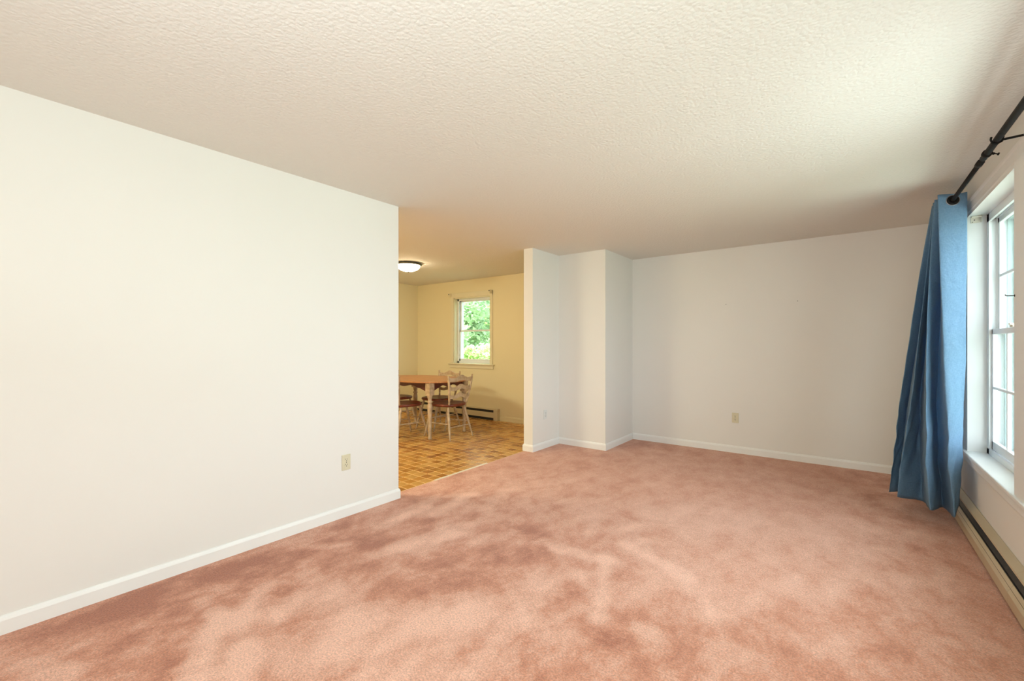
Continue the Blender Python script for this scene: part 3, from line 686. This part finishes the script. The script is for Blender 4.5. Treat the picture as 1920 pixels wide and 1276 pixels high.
# ------------------------------------------------------------ ladder-back chairs (front = +x locally)
def chair():
    r = empty('dining_chair', (0, 0, 0), cat='chair', group='ladder-back chairs around the dining table')
    # saddle seat
    n_ = 40; rr = [0, .3, .55, .75, .9, .97, 1.0]
    def outline(t):
        c, s = math.cos(t), math.sin(t); e = 2.9
        x = .225*abs(c)**(2/e)*(1 if c >= 0 else -1); y = .232*abs(s)**(2/e)*(1 if s >= 0 else -1)
        return x, y*(1.0 if x > 0 else 1.0+x*.45)
    vs = [(0, 0, .455)]; fs = []
    def ztop(k, x, y): 
        base = .476 if k < 6 else .462
        return base - .018*max(0, 1-(k/4.2)**2) + .010*max(0, x)*math.cos(y*14)/.2*(.5)
    for q in range(1, 7):
        for k in range(n_):
            x, y = outline(2*math.pi*k/n_); f = rr[q]; vs.append((x*f, y*f, ztop(q, x*f, y*f)))
    for k in range(n_):
        x, y = outline(2*math.pi*k/n_); vs.append((x*.985, y*.985, .444))
    for k in range(n_):
        x, y = outline(2*math.pi*k/n_); vs.append((x*.92, y*.92, .436))
    for k in range(n_): fs.append((0, 1+k, 1+(k+1) % n_))
    for q in range(7):
        for k in range(n_): fs.append((1+q*n_+k, 1+(q+1)*n_+k, 1+(q+1)*n_+(k+1) % n_, 1+q*n_+(k+1) % n_))
    fs.append(tuple(1+7*n_+k for k in range(n_)))
    MB().add(vs, fs, 0, True).build('seat', M['seat_wood'], r)
    # posts
    def pp(sy, t):  # along post 0..1
        return Vector((-.185-.055*t-.012*math.sin(t*math.pi), sy*(.165+.070*t), .468+.402*t))
    for sy in (1, -1):
        ts = [0, .04, .10, .16, .3, .6, .85, .93, .97, 1.0]; rs = [.011, .016, .012, .016, .0175, .0185, .017, .014, .015, .010]
        MB().tube([pp(sy, t) for t in ts], rs, 10, squash=(1.0, .85)).build('back_post', M['chair_paint'], r)
    # wavy ladder rails
    for tc, h in ((.86, .062), (.56, .056), (.28, .054)):
        N_ = 28; vs = []; fs = []
        for i in range(N_+1):
            u = -1+2*i/N_; a = pp(1, tc); hw = a.y-.004
            y = u*hw; x = a.x-.022*(1-u*u)
            bump = .024*(math.cos(u*math.pi*1.0)*.5+.5)-.010*math.cos(u*math.pi*2)*.0 - .010*math.sin(abs(u)*math.pi)**2
            zc = a.z+bump-.006
            hh = h*(.36+.16*math.cos(u*math.pi/2))
            lo = zc-hh; hi = zc+hh*1.05+.006*math.cos(u*math.pi*2)
            for dx in (-.006, .006):
                for z in (lo, hi): vs.append((x+dx, y, z))
        for i in range(N_):
            q = i*4; s = q+4
            fs += [(q, q+1, s+1, s), (q+2, s+2, s+3, q+3), (q, s, s+2, q+2), (q+1, q+3, s+3, s+1)]
        fs += [(0, 2, 3, 1), (N_*4, N_*4+1, N_*4+3, N_*4+2)]
        MB().add(vs, fs).build('back_rail', M['chair_paint'], r)
    # turned legs
    def leg_pts(sx, sy):
        a = Vector((sx*.150, sy*.150, .440)); b_ = Vector((.275 if sx > 0 else -.262, sy*(.200 if sx > 0 else .222), .0))
        return a, b_
    for sx in (1, -1):
        for sy in (1, -1):
            a, b_ = leg_pts(sx, sy)
            ts = [0, .08, .14, .18, .22, .40, .50, .55, .60, .80, .95, 1.0]; rs = [.012, .016, .019, .014, .018, .021, .019, .014, .018, .013, .010, .0095]
            MB().tube([a.lerp(b_, t) for t in ts], rs, 10).build('leg', M['chair_paint'], r)
            e0, e1 = a.lerp(b_, .965), b_
    def lp(sx, sy, t): a, b_ = leg_pts(sx, sy); return a.lerp(b_, t)
    for sy in (1, -1):
        a, b_ = lp(1, sy, .55), lp(-1, sy, .52); MB().tube([a.lerp(b_, t) for t in (0, .2, .5, .8, 1)], [.007, .009, .013, .009, .007], 8).build('stretcher', M['chair_paint'], r)
    for sx, t in ((1, .42), (-1, .62)):
        a, b_ = lp(sx, 1, t), lp(sx, -1, t); MB().tube([a.lerp(b_, q) for q in (0, .25, .5, .75, 1)], [.007, .009, .013, .009, .007], 8).build('stretcher', M['chair_paint'], r)
    return r
proto = chair()
seats = [(-4.45, 4.345, R(180), 'cream ladder-back chair with dark wood seat, at table end nearest the stub wall'),
         (-4.93, 3.95, R(87), 'cream ladder-back chair on the camera side of table, half hidden by left wall'),
         (-5.035, 4.70, R(-90), 'cream ladder-back chair behind the table, below the dining window'),
         (-5.64, 4.37, R(0), 'cream ladder-back chair at far left table end, one back post showing')]
for i, (x, y, a, lab) in enumerate(seats):
    o = proto if i == 0 else copy_tree(proto)
    o.location = (x, y, 0); o.rotation_euler = (0, 0, a); o['label'] = lab

# ------------------------------------------------------------ outdoors
def ground():
    vs = []; n_ = 60; rg = np.linspace(-60, 60, n_+1)
    for y in rg:
        for x in rg:
            z = -.5 + max(0, y-9)*.11 + .1*noise.noise(Vector((x*.1, y*.1, 0)))*min(1, abs(y)/20)
            vs.append((x, y, z))
    fs = [(j*(n_+1)+i, j*(n_+1)+i+1, (j+1)*(n_+1)+i+1, (j+1)*(n_+1)+i) for j in range(n_) for i in range(n_)]
    MB().add(vs, fs, 0, True).build('ground', M['lawn'], kind='structure')
ground()
def gz(y): return -.5+max(0, y-9)*.11
def tree(x, y, h, rad, zlo, n_leaf, size, m, lab, name='tree', seed=0):
    rg = random.Random(seed); g0 = gz(y)-.15
    r = empty(name, (x, y, g0), label=lab, cat=name)
    tr = MB()
    tr.tube([(0, 0, 0), (.05, .02, h*.3), (-.03, .05, h*.6), (0, 0, h*.9)], [.16*h/6, .12*h/6, .08*h/6, .03], 10)
    for k in range(7):
        a = rg.uniform(0, 6.28); z = h*rg.uniform(.25, .7)
        tr.tube([(0, 0, z), (math.cos(a)*rad*.4, math.sin(a)*rad*.4, z+h*.08), (math.cos(a)*rad*.8, math.sin(a)*rad*.8, z+h*.13)], [.05*h/6, .03*h/6, .012], 6)
    tr.build('trunk', M['bark'], r)
    blobs = []
    for k in range(26):
        a = rg.uniform(0, 6.28); zz = rg.uniform(zlo+.4, h); q = math.sqrt(max(.05, 1-((zz-(zlo+h)/2)/((h-zlo)/2+.3))**2))
        rr_ = rad*q*rg.uniform(.3, .9); blobs.append((math.cos(a)*rr_, math.sin(a)*rr_, zz, rad*rg.uniform(.25, .42)))
    vs = []; fs = []
    for i in range(n_leaf):
        bx, by, bz, br = blobs[i % len(blobs)]
        d = Vector((rg.gauss(0, 1), rg.gauss(0, 1), rg.gauss(0, 1))).normalized()*br*rg.uniform(.55, 1.05)
        c = Vector((bx, by, bz))+Vector((d.x, d.y, d.z*.75))
        u = Vector((rg.gauss(0, 1), rg.gauss(0, 1), rg.gauss(0, .6))).normalized(); v = u.cross(Vector((rg.gauss(0, .5), rg.gauss(0, .5), 1))).normalized(); wv = u.cross(v)
        s = size*rg.uniform(.6, 1.3); b_ = len(vs)
        vs += [c-u*s, c+v*s*.45+wv*s*.1, c+u*s, c-v*s*.45+wv*s*.1]; fs += [(b_, b_+1, b_+2), (b_, b_+2, b_+3)]
    me = bpy.data.meshes.new('foliage'); me.from_pydata([tuple(v) for v in vs], [], fs); me.materials.append(M[m])
    o = bpy.data.objects.new('foliage', me); COL.objects.link(o); o.parent = r; o['kind'] = 'stuff'
    return r
tree(-12.3, 12.6, 5.5, 1.7, .5, 9000, .13, 'leaf_b', 'green leafy tree seen through the left of the dining window', seed=1)
tree(-14.2, 19.6, 8.5, 2.6, .4, 9000, .17, 'leaf_a', 'pale green taller tree seen through the right of the dining window', seed=3)
tree(-20.3, 17.0, 8.0, 2.3, .4, 9000, .17, 'leaf_b', 'green tree furthest left outside the dining window', seed=2)
tree(-8.75, 9.6, 1.7, .75, .2, 5000, .07, 'leaf_a', 'low yellow-green shrub seen through the lower dining window sash', name='shrub', seed=4)
tree(3.2, 13.0, 6.5, 2.6, .8, 7000, .17, 'leaf_a', 'pale leafy tree beyond the living room window', seed=6)
tree(8.5, 7.0, 6.0, 2.3, .8, 6000, .17, 'leaf_b', 'green tree on the lawn right of the living room window', seed=7)
